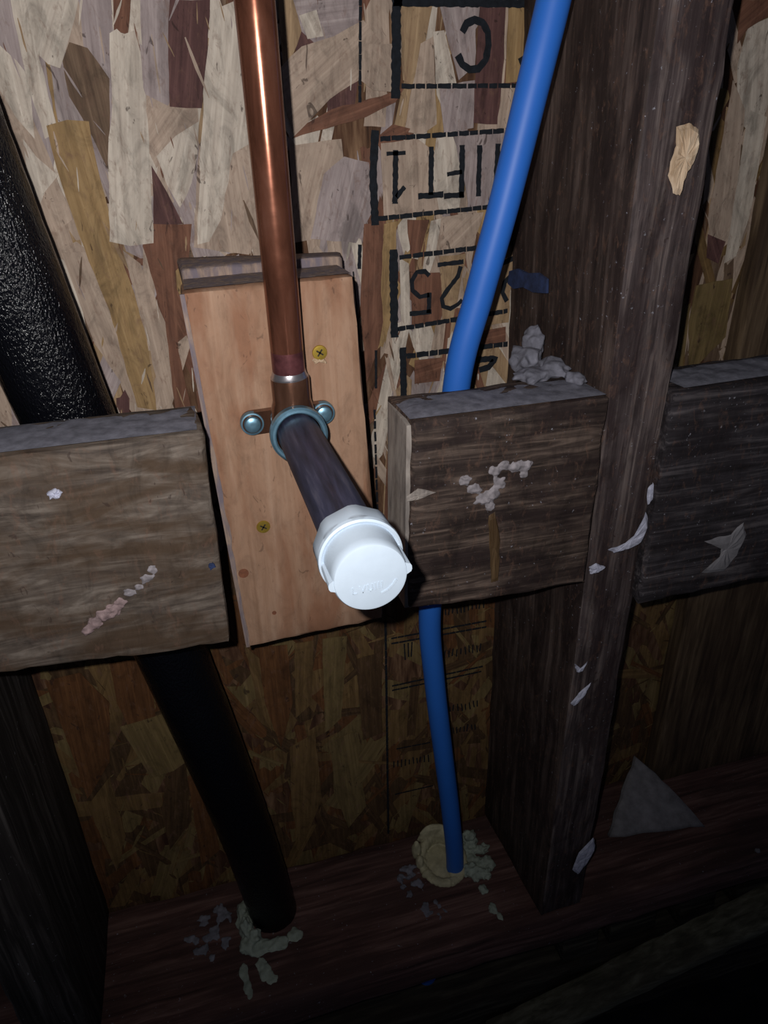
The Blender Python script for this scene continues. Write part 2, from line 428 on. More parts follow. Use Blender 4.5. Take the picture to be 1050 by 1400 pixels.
# strands that the photograph shows one by one
HAND = [
 ('lilac', [(0, 0), (45, 0), (60, 70), (78, 180), (70, 270), (30, 200), (0, 60)]),
 ('beige', [(0, 100), (30, 130), (62, 200), (100, 300), (60, 330), (0, 180)]),
 ('cream', [(15, 0), (60, 0), (54, 80), (80, 180), (62, 190), (40, 120)]),
 ('lilac', [(108, 0), (152, 0), (156, 100), (150, 160), (118, 90)]),
 ('cream', [(60, 0), (108, 0), (96, 50), (83, 94), (66, 88), (50, 72)]),
 ('umber', [(86, 84), (95, 58), (120, 66), (150, 108), (152, 240), (128, 190), (95, 132)]),
 ('cream', [(0, 62), (24, 84), (42, 108), (48, 190), (22, 160), (0, 122)]),
 ('lilac', [(192, 0), (232, 0), (232, 140), (215, 180), (196, 120)]),
 ('beige', [(200, 130), (232, 146), (270, 148), (272, 170), (236, 200), (214, 230), (200, 200)]),
 ('maroon', [(232, 0), (287, 0), (284, 70), (276, 148), (232, 146), (230, 60)]),
 ('rust', [(155, 0), (179, 0), (175, 48), (156, 42)]),
 ('beige', [(84, 345), (150, 342), (176, 420), (215, 556), (196, 566), (130, 470)]),
 ('ochre', [(64, 172), (92, 164), (122, 166), (134, 230), (166, 350), (200, 450), (214, 560), (188, 556), (150, 424), (108, 320), (78, 230)]),
 ('cream', [(32, 190), (50, 214), (80, 240), (62, 262), (56, 278), (40, 250)]),
 ('beige', [(272, 200), (345, 205), (352, 330), (340, 348), (265, 338), (268, 260)]),
 ('cream', [(288, 16), (325, 0), (332, 60), (342, 196), (318, 210), (302, 300), (286, 330), (270, 334), (274, 200), (280, 100)]),
 ('beige', [(168, 342), (192, 360), (226, 440), (240, 540), (222, 560), (206, 480)]),
 ('rust', [(195, 336), (205, 305), (262, 306), (258, 352), (240, 370), (244, 480), (262, 560), (240, 560), (226, 440)]),
 ('maroon', [(207, 226), (228, 262), (250, 306), (210, 306)]),
 ('cream', [(214, 214), (240, 186), (272, 166), (270, 210), (262, 250), (246, 284), (228, 252)]),
 ('cream', [(150, 46), (160, 40), (168, 48), (190, 40), (195, 108), (204, 190), (210, 332), (178, 336), (150, 330), (148, 212), (154, 140)]),
 ('tan', [(380, 0), (402, 0), (412, 42), (398, 80), (386, 90)]),
 ('lilac', [(400, 0), (490, 0), (490, 40), (430, 60), (412, 44)]),
 ('cream', [(408, 22), (432, 14), (442, 50), (420, 54)]),
 ('beige', [(384, 92), (412, 64), (456, 50), (496, 28), (520, 58), (494, 108), (450, 136), (402, 186), (390, 150)]),
 ('beige', [(395, 200), (466, 190), (470, 226), (455, 280), (440, 326), (400, 332), (398, 260)]),
 ('lilac', [(442, 238), (470, 214), (504, 222), (508, 290), (486, 332), (424, 326)]),
 ('beige', [(496, 60), (540, 60), (536, 126), (510, 124), (492, 110)]),
 ('rust', [(398, 190), (420, 168), (452, 150), (520, 132), (552, 120), (540, 140), (500, 160), (446, 176)]),
 ('tan', [(546, 8), (590, 8), (578, 70), (566, 120), (550, 110)]),
 ('beige', [(574, 60), (592, 50), (596, 170), (576, 184), (552, 180), (562, 120)]),
 ('lilac', [(600, 8), (650, 8), (648, 90), (626, 110), (612, 60)]),
 ('cream', [(591, 44), (606, 42), (618, 90), (634, 168), (620, 180), (596, 130)]),
 ('lilac', [(600, 120), (648, 110), (646, 175), (606, 182)]),
 ('maroon', [(655, 10), (690, 10), (688, 80), (680, 170), (646, 168), (650, 80)]),
 ('ochre', [(694, 8), (718, 6), (716, 90), (706, 112), (690, 114)]),
 ('beige', [(684, 118), (708, 116), (700, 180), (678, 182)]),
 ('rust', [(512, 190), (536, 170), (560, 176), (548, 196), (520, 206)]),
 ('beige', [(520, 196), (570, 190), (600, 210), (606, 290), (560, 296), (524, 300)]),
 ('cream', [(596, 184), (616, 180), (632, 240), (626, 290), (600, 292), (590, 240)]),
 ('lilac', [(636, 180), (690, 178), (668, 284), (640, 288), (630, 230)]),
 ('cream', [(588, 302), (602, 298), (594, 350), (584, 380), (576, 376)]),
 ('beige', [(602, 296), (660, 290), (644, 340), (620, 350), (600, 346)]),
 ('rust', [(556, 300), (586, 300), (574, 346), (560, 352)]),
 ('rust', [(497, 306), (522, 304), (528, 400), (518, 468), (500, 524), (492, 410)]),
 ('ochre', [(524, 306), (542, 302), (538, 400), (526, 470), (520, 400)]),
 ('cream', [(545, 352), (558, 360), (560, 440), (548, 452)]),
 ('rust', [(560, 372), (600, 372), (612, 400), (600, 440), (562, 446)]),
 ('tan', [(600, 350), (636, 346), (618, 440), (604, 440)]),
 ('tan', [(676, 360), (700, 348), (694, 440), (660, 446)]),
 ('rust', [(566, 492), (606, 488), (600, 520), (566, 524)]),
 ('rust', [(656, 452), (690, 446), (690, 466), (654, 474)]),
 ('cream', [(1020, 40), (1050, 24), (1056, 120), (1030, 190), (1004, 160), (1006, 90)]),
 ('rust', [(1012, 0), (1056, 0), (1050, 22), (1020, 40), (1006, 60)]),
 ('beige', [(1000, 110), (1016, 150), (1006, 250), (996, 330), (972, 350), (966, 300), (984, 200)]),
 ('cream', [(1022, 150), (1046, 160), (1024, 290), (1004, 350), (988, 360), (1004, 260)]),
 ('maroon', [(966, 320), (990, 330), (980, 360), (964, 352)]),
 ('khakilow', [(950, 390), (1000, 380), (990, 460), (940, 510), (940, 440)]),
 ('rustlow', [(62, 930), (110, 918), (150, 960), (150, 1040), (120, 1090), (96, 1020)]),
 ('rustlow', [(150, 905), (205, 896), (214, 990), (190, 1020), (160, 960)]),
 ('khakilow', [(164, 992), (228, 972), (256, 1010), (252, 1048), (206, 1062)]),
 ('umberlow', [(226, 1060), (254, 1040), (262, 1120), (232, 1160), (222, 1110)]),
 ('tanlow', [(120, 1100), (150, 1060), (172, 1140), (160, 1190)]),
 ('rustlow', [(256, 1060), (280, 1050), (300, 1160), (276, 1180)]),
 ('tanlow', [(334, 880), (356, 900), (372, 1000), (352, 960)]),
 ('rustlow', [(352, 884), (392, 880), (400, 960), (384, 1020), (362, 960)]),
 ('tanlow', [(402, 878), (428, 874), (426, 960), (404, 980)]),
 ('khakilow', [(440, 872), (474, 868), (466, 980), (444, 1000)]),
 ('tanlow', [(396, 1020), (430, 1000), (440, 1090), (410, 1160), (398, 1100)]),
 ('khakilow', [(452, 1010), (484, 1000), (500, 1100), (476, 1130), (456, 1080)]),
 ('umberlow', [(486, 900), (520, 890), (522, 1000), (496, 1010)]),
]
for q, (k, pix) in enumerate(HAND):
    pts = [un(px, py, YO) for px, py in pix]
    cx = sum(p[0] for p in pts)/len(pts); cz = sum(p[2] for p in pts)/len(pts)
    sxx = sum((p[0]-cx)**2 for p in pts); szz = sum((p[2]-cz)**2 for p in pts); sxz = sum((p[0]-cx)*(p[2]-cz) for p in pts)
    th = .5*math.atan2(2*sxz, sxx-szz)            # long axis in (x, d)
    dense = []
    for i, p in enumerate(pts):
        r = pts[(i+1) % len(pts)]; L = math.hypot(r[0]-p[0], r[2]-p[2]); n = max(1, int(L/7))
        for s in range(n):
            t = s/n; dense.append((p[0]+(r[0]-p[0])*t+rng.uniform(-.45, .45)*(s > 0), p[2]+(r[2]-p[2])*t+rng.uniform(-.45, .45)*(s > 0)))
    c, s_ = math.cos(th), math.sin(th)
    loc = [((x-cx)*c+(d-cz)*s_, -(-(x-cx)*s_+(d-cz)*c)) for x, d in dense]     # local x, local z (up)
    me = strand_mesh(loc, .45, k)
    add_strand(cx, cz, th, me, YO-.85-.45*q/len(HAND))

# loose slivers and wood dust pressed between the big strands: past counting
bm = bmesh.new()
for i in range(1500):
    x = rng.uniform(-130, 440); d = rng.uniform(-120, 585)
    L = rng.uniform(3, 16); w = rng.uniform(.3, 1.5)
    if rng.random() < .12: L *= 1.8; w *= 1.8
    a = math.radians(rng.gauss(90, 16 if d < 225 else 40)); ca, sa = math.cos(a), math.sin(a); n = 4; P = []
    for j in range(n+1): P.append((-L/2+L*j/n, -w/2*(math.sin(math.pi*(j+.4)/(n+.8)))*rng.uniform(.5, 1.2)))
    for j in range(n+1): P.append((L/2-L*j/n, w/2*(math.sin(math.pi*(j+.4)/(n+.8)))*rng.uniform(.5, 1.2)))
    prism(bm, [(x+u*ca-v*sa, d+u*sa+v*ca) for u, v in P], YO-1.36-.12*rng.random(), YO-1.0, names.index(palette(x, d, rng)))
sv = finish('wood_slivers', bm, list(buried.data.materials), (200, YO, 640), wall, False); tag(sv, kind='stuff')

# printed frames and letters (flat ink just over the strands)
YI = YO-1.75
bm = bmesh.new()
def stroke(pix, w, gap=0):
    """ink line through pixels, w mm wide, broken where the strands dip"""
    P = [un(px, py, YI) for px, py in pix]; w *= 1.12 if gap else 1.25
    if not gap and len(P) > 2:
        Q = []
        for a, b in zip(P, P[1:]):
            m_ = max(1, int(math.hypot(b[0]-a[0], b[2]-a[2])/1.8))
            Q += [(a[0]+(b[0]-a[0])*i/m_, a[2]+(b[2]-a[2])*i/m_) for i in range(m_)]
        Q.append((P[-1][0], P[-1][2])); A, B = [], []
        for i, q in enumerate(Q):
            a, b = Q[max(0, i-1)], Q[min(len(Q)-1, i+1)]; L = math.hypot(b[0]-a[0], b[1]-a[1]); nx_, nz_ = -(b[1]-a[1])/L, (b[0]-a[0])/L
            h = w*.5*(1+rng.uniform(-.14, .14)); A.append((q[0]+nx_*h, q[1]+nz_*h)); B.append((q[0]-nx_*h, q[1]-nz_*h))
        for i in range(len(Q)-1): prism(bm, [A[i], A[i+1], B[i+1], B[i]], YI-.02, YI+.02)
        return
    for a, b in zip(P, P[1:]):
        L = math.hypot(b[0]-a[0], b[2]-a[2]); ux, uz = (b[0]-a[0])/L, (b[2]-a[2])/L; s = 0 if gap else -w*.32; L += 0 if gap else w*.32
        while s < L-.01:
            seg = min(L-s, rng.uniform(5, 9) if gap else L); e = s+seg
            q = []
            n = max(1, int(seg/1.6))
            for side in (1, -1):
                rg = range(n+1) if side == 1 else range(n, -1, -1)
                for i in rg:
                    t = s+seg*i/n; ww = w*.5*(1+rng.uniform(-.16, .16))*side
                    q.append((a[0]+ux*t-uz*ww, a[2]+uz*t+ux*ww))
            prism(bm, q, YI-.02, YI+.02)
            s = e+(gap*rng.uniform(.2, 1) if gap else 0)
K = 2.2
stroke([(541, -40), (544, 3)], 4.2); stroke([(542, 0), (541, 130)], 4.2); stroke([(549, 3), (722, 5)], 3.0)
stroke([(549, 118), (716, 117)], 2.2, 1.0)
stroke([(513, 178), (510, 240), (513, 308)], 3.8); stroke([(520, 190), (698, 178)], 2.3, 1.0); stroke([(518, 299), (668, 283)], 2.4, .9)
stroke([(538, 345), (539, 458)], 4.2); stroke([(546, 352), (706, 332)], 2.6, 1.1); stroke([(544, 450), (694, 425)], 2.7, .9)
stroke([(684, 361), (700, 354)], 2.6)
stroke([(551, 478), (552, 545)], 3.6); stroke([(556, 487), (694, 470)], 3.2, 1.0)
stroke([(652, 492), (678, 490), (668, 502), (655, 506)], 3.4)
# C
stroke([(632, 44), (638, 32), (649, 27), (660, 31), (667, 44), (668, 62), (664, 82), (654, 94), (642, 95), (632, 88), (626, 75)], 3.1)
stroke([(712, 78), (716, 90), (722, 94)], 2.8)
# 1 T F I H, upside down
stroke([(530, 210), (553, 209)], 1.8); stroke([(541, 208), (540, 276)], 2.7); stroke([(543, 268), (552, 257)], 2.2)
stroke([(590, 203), (589, 264)], 2.5); stroke([(574, 268), (604, 266)], 2.7)
stroke([(632, 201), (631, 268)], 2.7); stroke([(609, 268), (632, 266)], 2.5); stroke([(613, 238), (630, 235)], 2.1)
stroke([(656, 201), (654, 266)], 2.6); stroke([(681, 199), (677, 262)], 2.6)
# 5, 2, 0
stroke([(588, 426), (562, 429)], 2.4); stroke([(586, 426), (587, 402)], 2.3)
stroke([(587, 403), (574, 406), (564, 397), (563, 384), (570, 372), (581, 371), (587, 377)], 2.3)
stroke([(630, 364), (626, 378), (612, 396), (604, 408), (606, 419), (616, 422), (626, 416), (632, 410)], 2.3)
stroke([(600, 362), (632, 358)], 2.2)
stroke([(700, 376), (690, 386), (687, 400), (693, 412)], 2.5)
# guide line that runs down the sheet
stroke([(493, -40), (492, 140)], 1.5, .4); stroke([(492, 336), (491, 366)], 1.8); stroke([(483, 372), (497, 524)], .8)
stroke([(514, 480), (514, 530)], 1.3); stroke([(512, 560), (516, 700)], 1.4, 3)
stroke([(527, 850), (531, 1140)], 1.8, .3)
# small print rows lower down
stroke([(535, 873), (665, 849)], 1.5, .5); stroke([(535, 880), (665, 857)], 1.5, .5)
stroke([(536, 938), (660, 911)], 1.5, .6); stroke([(536, 944), (658, 918)], 1.5, .6)
stroke([(542, 1024), (588, 1015)], 1.2, .6); stroke([(540, 1086), (592, 1074)], 1.4, .4)
for row, (x0, y0, x1, y1, h) in enumerate([(606, 838, 664, 826, 10), (606, 896, 660, 884, 12), (550, 890, 566, 888, 26), (612, 970, 655, 962, 10),
                                           (612, 1000, 652, 993, 10), (536, 1046, 588, 1036, 10)]):
    n = int((x1-x0)/5)
    for i in range(n):
        t = (i+.5)/n; x = x0+(x1-x0)*t; y = y0+(y1-y0)*t
        stroke([(x, y-h/2*rng.uniform(.5, 1)), (x+rng.uniform(-1.5, 1.5), y+h/2*rng.uniform(.5, 1))], .9)
ink = finish('stencil_lettering', bm, 'ink', (150, YI, 100), wall, False)
ink['label'] = 'black upside-down stencil letters, numbers and boxes on the strand board'

# ------------------------------------------------------------------ ground and lower framing
bm = bmesh.new(); prism(bm, [(-700, 1000), (1200, 1000), (1200, 1012), (-700, 1012)], -300, 700)
tag(finish('floor', bm, 'floor', (0, 300, 1000), None, False), kind='structure', label='dark ground under the framing')

sill = lumber('sill_plate', [(-330, 322, 585), (760, 322, 582), (760, 322, 622), (-330, 322, 624)],
              [(-330, 439, 588), (760, 439, 586), (760, 439, 624), (-330, 439, 626)], 'sill', n=(60, 8, 3), edge=4, rough=1.6, seed=3)
tag(sill, 'red-brown horizontal sill plate that studs and pipes stand on, dusty', 'sill plate')

# ------------------------------------------------------------------ studs
st = lumber('wall_stud', [(203, 306, -200), (241, 306, -200), (252, 327, 583), (213, 326, 583)],
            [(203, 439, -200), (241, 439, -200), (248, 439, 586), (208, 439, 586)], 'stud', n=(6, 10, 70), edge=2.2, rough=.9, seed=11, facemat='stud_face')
tag(st, 'old dark weathered wall stud right of the blue pipe, with pale splintered gouge', 'stud')
chip('splintered_gouge', [(926, 174), (944, 168), (956, 176), (957, 200), (948, 226), (938, 240), (930, 268), (922, 264), (914, 240), (920, 214), (926, 200)], 306.3, 'bare', st, 1.4, 'pale bare splintered wood')
chip('white_smear', [(832, 752), (850, 746), (870, 732), (884, 700), (888, 718), (878, 742), (858, 752), (840, 756)], 311.8, 'white_smear', st, .9, 'thin whitish curved smear')
chip('white_smear', [(886, 668), (894, 660), (893, 682), (886, 690)], 311.8, 'white_smear', st, .9, 'small whitish smear at the arris')
chip('white_smear', [(806, 776), (816, 771), (828, 776), (818, 782), (808, 785)], 312.3, 'white_smear', st, .9, 'small whitish fleck')
chip('white_smear', [(786, 908), (794, 914), (804, 905), (796, 918), (789, 920)], 314.3, 'white_smear', st, .7, 'small whitish fleck')
chip('white_smear', [(781, 962), (792, 948), (809, 934), (800, 950), (785, 966)], 315, 'white_smear', st, .7, 'thin whitish streak')
chip('white_smear', [(783, 1190), (792, 1166), (812, 1146), (814, 1160), (804, 1178), (790, 1196)], 321.5, 'white_smear', st, 1, 'bluish white patch at the foot')
# blue chalk mark on the stud's side, near the sheathing: lies in the plane of the side face
bm = bmesh.new()
def side_patch(bm, pts, x0, x1):
    f = [bm.verts.new(W(x0, y, d)) for y, d in pts]; b = [bm.verts.new(W(x1, y, d)) for y, d in pts]; n = len(pts)
    bm.faces.new(f); bm.faces.new(b)
    for i in range(n): bm.faces.new([f[i], f[(i+1) % n], b[(i+1) % n], b[i]])
side_patch(bm, [(436, 66), (424, 63), (410, 64), (396, 62), (384, 64), (383, 72), (400, 74), (414, 73), (428, 76), (437, 74)], 201.9, 203.6)
mk = finish('chalk_mark', bm, 'blue_mark', (203, 410, 70), st, False); mk['label'] = 'short blue mark on the stud side'

sl = lumber('wall_stud', [(-186, 322, -200), (-147, 322, -200), (-147, 325, 584), (-188, 325, 584)],
            [(-186, 439, -200), (-147, 439, -200), (-149, 439, 587), (-190, 439, 587)], 'stud_dark', n=(6, 10, 60), edge=3, rough=1.0, seed=17)
tag(sl, 'almost black wall stud in the lower left corner under the grey-brown block', 'stud')
# panel that closes the right of the bay
pn = lumber('wood_panel', [(385, 424, -200), (640, 424, -200), (640, 424, 585), (388, 424, 585)],
            [(385, 439.2, -200), (640, 439.2, -200), (640, 439.2, 585), (388, 439.2, 585)], 'panel', n=(12, 2, 40), edge=1.5, rough=.8, seed=5)
tag(pn, 'plain dark brown board at the right edge behind the charcoal block', 'board')

# ------------------------------------------------------------------ blocking boards
bl = lumber('blocking_board', [(-146.5, 306, 108), (-4, 306, 107), (-7, 306, 225), (-146.5, 306, 217)],
            [(-146.5, 345, 106), (-7, 345, 105), (-9, 345, 227), (-146.5, 345, 219)], 'block_l', n=(20, 4, 16), edge=2.2, rough=1.0, seed=23)
tag(bl, 'grey-brown horizontal blocking board left of the pine board', 'board')
chip('white_fleck', [(62, 674), (76, 666), (86, 672), (84, 680), (68, 682)], 305.6, 'white_smear', bl, 1.4, 'small white fleck')
chip('teal_fleck', [(284, 772), (291, 768), (295, 775), (288, 780)], 305.5, 'blue_mark', bl, .6, 'small dark teal fleck')
def dust(parent, F, y0, y1, th, seed):
    x0, x1, d0, d1 = F
    bm = bmesh.new(); nx, ny = 50, 10; g = []
    for i in range(nx+1):
        row = []
        for j in range(ny+1):
            u, v = i/nx, j/ny; x = x0+(x1-x0)*u; y = y0+(y1-y0)*v; d = d0+(d1-d0)*u
            e = min(1, min(v, 1-v)*6, min(u, 1-u)*20)
            h = th*e*(.7+.9*noise.noise(Vector((x*.12, y*.2, seed))))
            row.append(bm.verts.new(W(x, y, d-h-.1)))
        g.append(row)
    for i in range(nx):
        for j in range(ny): bm.faces.new([g[i][j], g[i+1][j], g[i+1][j+1], g[i][j+1]])
    o = finish('dust_layer', bm, 'dust', ((x0+x1)/2, y0, d0), parent, True); o['label'] = 'grey dust lying on the top edge'
    return o
dust(bl, (-146, -7, 106.6, 106), 308, 344, .9, 1)

smear_l = [(120, 862, 2.2), (130, 852, 2.8), (142, 842, 3), (154, 834, 2.8), (164, 824, 2.4)]
br = lumber('blocking_board', [(94.5, 306, 114), (202.5, 306, 112.5), (203, 306, 229), (91.5, 306, 225)],
            [(93, 344, 112), (202.5, 344, 111), (203, 344, 229), (91, 344, 226)], 'block_r', n=(18, 4, 16), edge=2.4, rough=1.1, seed=31)
tag(br, 'dark stained horizontal blocking board between white pipe cap and stud', 'board')
bm = bmesh.new(); side_patch(bm, [(308, 116), (342.5, 114), (343, 224), (308, 224)], 92.2, 95)
for v in bm.verts: v.co.x += .001*(-2.4*((ZS-v.co.z*1000-114)/111))
e_ = finish('sawn_end', bm, 'end', (94, 325, 224), br, False); e_['label'] = 'pale grey sawn end'
def smear(name, dots, Y, mat, parent, label, seed=0):
    L = []
    for px, py, r in dots:
        x, _, d = un(px, py, Y); L.append((x, Y, d, r*1.35, r*.45, r*1.1))
    o = blob(name, L, mat, (L[0][0], Y, L[0][2]), parent, seed=seed, voxel=.5, amp=.75); o['label'] = label; return o
smear('resin_smear', [(636, 656, 2.6), (648, 668, 3), (660, 682, 3.4), (672, 676, 3.6), (682, 660, 3), (676, 644, 2.6), (690, 636, 2.4), (706, 638, 2.8), (720, 636, 2.6), (716, 648, 2), (670, 692, 2.4)], 305.8, 'grey_smear', br, 'greyish white dried smear', 3)
chip('amber_streak', [(668, 704), (678, 700), (684, 740), (682, 796), (672, 800), (670, 750)], 305.7, 'amber', br, .5, 'amber resin streak')
chip('pale_splinter', [(556, 680), (572, 668), (600, 672), (576, 682), (558, 686)], 305.6, 'end', br, .6, 'pale splinter at the edge')
dust(br, (94, 202, 113, 112), 308, 343, 1.2, 4)
smear('resin_smear', smear_l, 306, 'pink_smear', bl, 'pinkish grey dried lump', 5)
smear('resin_smear', [(178, 810, 2), (190, 802, 1.8), (202, 790, 2.4), (208, 778, 2)], 306.2, 'grey_smear', bl, 'small grey dried lump', 7)
# grey fluff in the corner between block and stud
fz = blob('dust_clump', [(186, 372, 108, 9, 12, 8), (192, 350, 108, 9, 10, 6), (178, 345, 109, 12, 9, 4), (195, 380, 100, 6, 8, 9), (197, 332, 109, 5, 9, 3)], 'dust', (190, 350, 112), seed=4, voxel=.8, amp=.5)
tag(fz, 'grey fluffy dust clump in the corner of block and stud', 'dust clump')

rr = lumber('blocking_board', [(243, 308, 117), (400, 308, 112), (400, 308, 252), (243, 308, 254)],
            [(249.5, 346, 113), (400, 346, 109), (400, 346, 252), (249.5, 346, 254)], 'block_rr', n=(20, 4, 16), edge=2.4, rough=1.2, seed=41)
tag(rr, 'charcoal grey horizontal blocking board at the right edge behind the stud', 'board')
chip('white_smear', [(962, 740), (1000, 728), (1018, 712), (1022, 730), (1008, 760), (990, 782), (960, 784), (984, 762), (986, 750)], 307.6, 'plaster', rr, 1.2, 'pale grey scraped patch')
dust(rr, (252, 399, 114.5, 110.5), 311, 345, 1.6, 9)

# ------------------------------------------------------------------ pine mounting boards
a = math.radians(2.2)
pb = [un(466, 345, 432), un(243, 352, 432)]
rear = lumber('backing_board', [(-5, 394, 47), (82, 394, 45), (93, 394, 262), (6, 394, 264)],
              [(pb[1][0]-1, 433, pb[1][2]), (pb[0][0], 433, pb[0][2]), (96, 433, 260), (8, 433, 262)], 'pine_end', n=(10, 4, 16), edge=2, rough=.8, seed=51)
tag(rear, 'greyed rear board showing as a strip above the pine board', 'board')
front = lumber('mounting_board', [(-6, 355, 53), (79.5, 355, 50.5), (89.5, 355, 264.5), (1, 355, 267)],
               [(-6, 393, 53), (80, 393, 50.5), (90, 393, 264), (2, 393, 267)], 'pine', n=(12, 4, 20), edge=3.2, rough=.6, seed=57)
tag(front, 'light orange pine board behind the copper elbow, with two yellow screws', 'board')
bm = bmesh.new(); nx = 24
g0 = [(-4+82.5*i/nx, 357.5) for i in range(nx+1)]
rows = []
for j in range(5):
    rows.append([bm.verts.new(W(x, 357+35*j/4, 52.4-2.4*i/nx-.35-.25*noise.noise(Vector((x*.2, j, 3))))) for i, (x, y) in enumerate(g0)])
for A, B in zip(rows, rows[1:]):
    for i in range(nx): bm.faces.new([A[i], A[i+1], B[i+1], B[i]])
e_ = finish('end_grain', bm, 'pine_end', (37, 375, 52), front, True); e_['label'] = 'greyish weathered top end'
bm = bmesh.new(); P = []
for i in range(31):
    t = i/30; P.append((-6.2+7*t, 54+212*t))
for i in range(30, -1, -1):
    t = i/30; P.append((-6.2+7*t+2.2+1.6*abs(noise.noise(Vector((t*9, 2, 1))))*2, 54+212*t))
prism(bm, P, 354.55, 356)
e_ = finish('worn_arris', bm, 'pine_end', (0, 355, 266), front, False); e_['label'] = 'greyed worn left edge'
def disc_mark(name, px, py, Y, r, mat, parent, th=.35):
    x, _, d = un(px, py, Y); return lathe(name, (x, Y-th, d), 'y', [(0, r*.6), (.05, r), (th+.4, r)], mat, parent, seg=16)
for px, py, r in ((333, 784, 3.0), (375, 838, 1.3), (433, 832, 3.4)):
    disc_mark('knot', px, py, 355, r, 'knot', front, .15)
def wood_screw(px, py, parent, Y=355):
    x, _, d = un(px, py, Y)
    s = lathe('screw', (x, Y-.9, d), 'y', [(0, 2.6), (.1, 3.7), (.7, 4.0), (1.4, 3.2), (3, 1.6), (12, 1.4)], 'screw_y', parent, seg=24)
    s['label'] = 'yellow countersunk screw head'
    bm = bmesh.new()
    for an in (.6, .6+math.pi/2):
        c, q = math.cos(an), math.sin(an); L, w = 2.1, .42
        prism(bm, [(x+L*c-w*q, d+L*q+w*c), (x+L*c+w*q, d+L*q-w*c), (x-L*c+w*q, d-L*q-w*c), (x-L*c-w*q, d-L*q+w*c)], Y-.98, Y-.7)
    finish('cross_recess', bm, 'slot', (x, Y-.9, d), s, False)
wood_screw(437, 482, front); wood_screw(360, 720, front)
chip('raised_splinter', [(426, 492), (432, 489), (444, 490), (448, 497), (440, 495), (430, 497)], 354.8, 'bare', front, .7, 'wood lifted under the screw')

# ------------------------------------------------------------------ black drain pipe
bp = tube('black_pipe', [(-117, 372, -200), (-98, 376, -60), (-73, 381, 116), (-40, 390, 330), (-21, 396, 470), (-8, 398, 592)],
          [24.5, 24, 23.2, 21.5, 20.6, 20], 'black_pipe', seg=72, ripple=.5, steps=22)
tag(bp, 'thick shiny black rippled pipe slanting down behind the grey-brown block', 'pipe')
tag(blob('foam_seal', [(-34, 392, 585, 7, 9, 5), (-33, 384, 579, 5, 7, 12), (-33, 372, 583, 7, 8, 4), (-22, 368, 585, 11, 7, 3.5), (-8, 367, 585, 10, 6, 4), (-27, 376, 581, 6, 6, 8),
                       (6, 371, 586, 6, 6, 3), (-35, 402, 582, 5, 8, 8)],
         'foam_g', (-20, 370, 587), seed=2, voxel=1.0, amp=.6), 'greenish white foam seal round the foot of the black pipe', 'foam')
tag(blob('foam_drip', [(-38, 352, 585.2, 4, 8, 1.8), (-37, 341, 585, 3.4, 8, 1.5), (-22, 348, 585, 6, 7, 1.8), (-18, 341, 585, 5, 6, 1.6), (-24, 354, 585, 4, 6, 1.4), (-35, 333, 584.8, 2.4, 5, 1.4)],
         'foam_g', (-30, 345, 586), seed=8, voxel=.8, amp=.7), 'two pale foam drips on the sill in front of the black pipe', 'foam')

# ------------------------------------------------------------------ blue pipe
def pp(px, py, Y): return un(px, py, Y)
pts = [pp(768, -60, 348), pp(757, 0, 349), pp(728, 120, 350), pp(690, 275, 353), pp(656, 400, 357), pp(626, 515, 362), (137, 372, 190),
       pp(588, 830, 383), pp(594, 930, 388), pp(606, 1030, 390), pp(616, 1110, 391), pp(622, 1180, 391)]
pts += [(pts[-1][0]-1, 391, 640), (150, 388, 690), (128, 388, 745), (108, 388, 800), (90, 386, 860), (80, 384, 990)]
px_ = tube('blue_pipe', pts, [7.95]*len(pts), 'pex', seg=40, steps=10)
tag(px_, 'bright blue plastic water pipe passing behind the dark block into the sill', 'pipe')
cx, cy = pts[11][0], 391
lum = []
for i in range(34):
    an = 2*math.pi*i/34; back = max(0, math.sin(an+.5)); lum.append((cx-9+19*math.cos(an), cy+10+22*math.sin(an), 585-6*back, 4+rng.uniform(-.5, .8), 4.2, 3.4+8*back+rng.uniform(-.5, .8)))
lum += [(cx-9, cy+10, 588, 20, 22, 4.5), (cx+1, cy-5, 584, 9, 6, 3.2), (cx-30, cy+22, 577, 4.5, 4, 12), (cx-30, cy+12, 581, 4, 5, 8), (cx-10, cy+33, 575, 16, 4, 12), (cx+8, cy+30, 578, 8, 5, 8)]
tag(blob('foam_collar', lum, 'foam', (cx, cy, 587), seed=5, voxel=.8, amp=.22), 'cream ring of hardened foam round the foot of the blue pipe', 'foam')
lum = [(cx+14+rng.uniform(-4, 18), cy+rng.uniform(-18, 30), 584, rng.uniform(3, 7), rng.uniform(3, 6), rng.uniform(2, 5)) for _ in range(34)]
lum += [(cx+22, cy+20, 577, 7, 6, 8), (cx+30, cy+10, 583, 7, 5, 5)]
tag(blob('foam_crumbs', lum, 'foam_g', (cx+20, cy, 587), seed=6, voxel=.9, amp=.8), 'crumbly pale foam between blue pipe and dark stud', 'foam')
tag(blob('foam_drip', [(cx+17, cy-27, 584.6, 4, 4.5, 2.4), (cx+18, cy-46, 584.4, 4, 5, 2.4), (cx+21, cy-54, 584.4, 2.6, 4, 1.4)], 'foam_g', (cx+18, cy-40, 586), seed=9, voxel=.8, amp=.6),
    'small pale foam drip on the sill in front of the blue pipe', 'foam')
lum = [(cx-44+rng.uniform(-9, 9), cy+rng.uniform(-14, 14), 585, rng.uniform(1.5, 4), rng.uniform(1.5, 4), rng.uniform(1, 2.2)) for _ in range(12)]
tag(blob('foam_crumbs', lum, 'dust', (cx-44, cy, 587), seed=12, voxel=.8, amp=.8), 'grey crumbs on the sill left of the foam ring', 'foam')
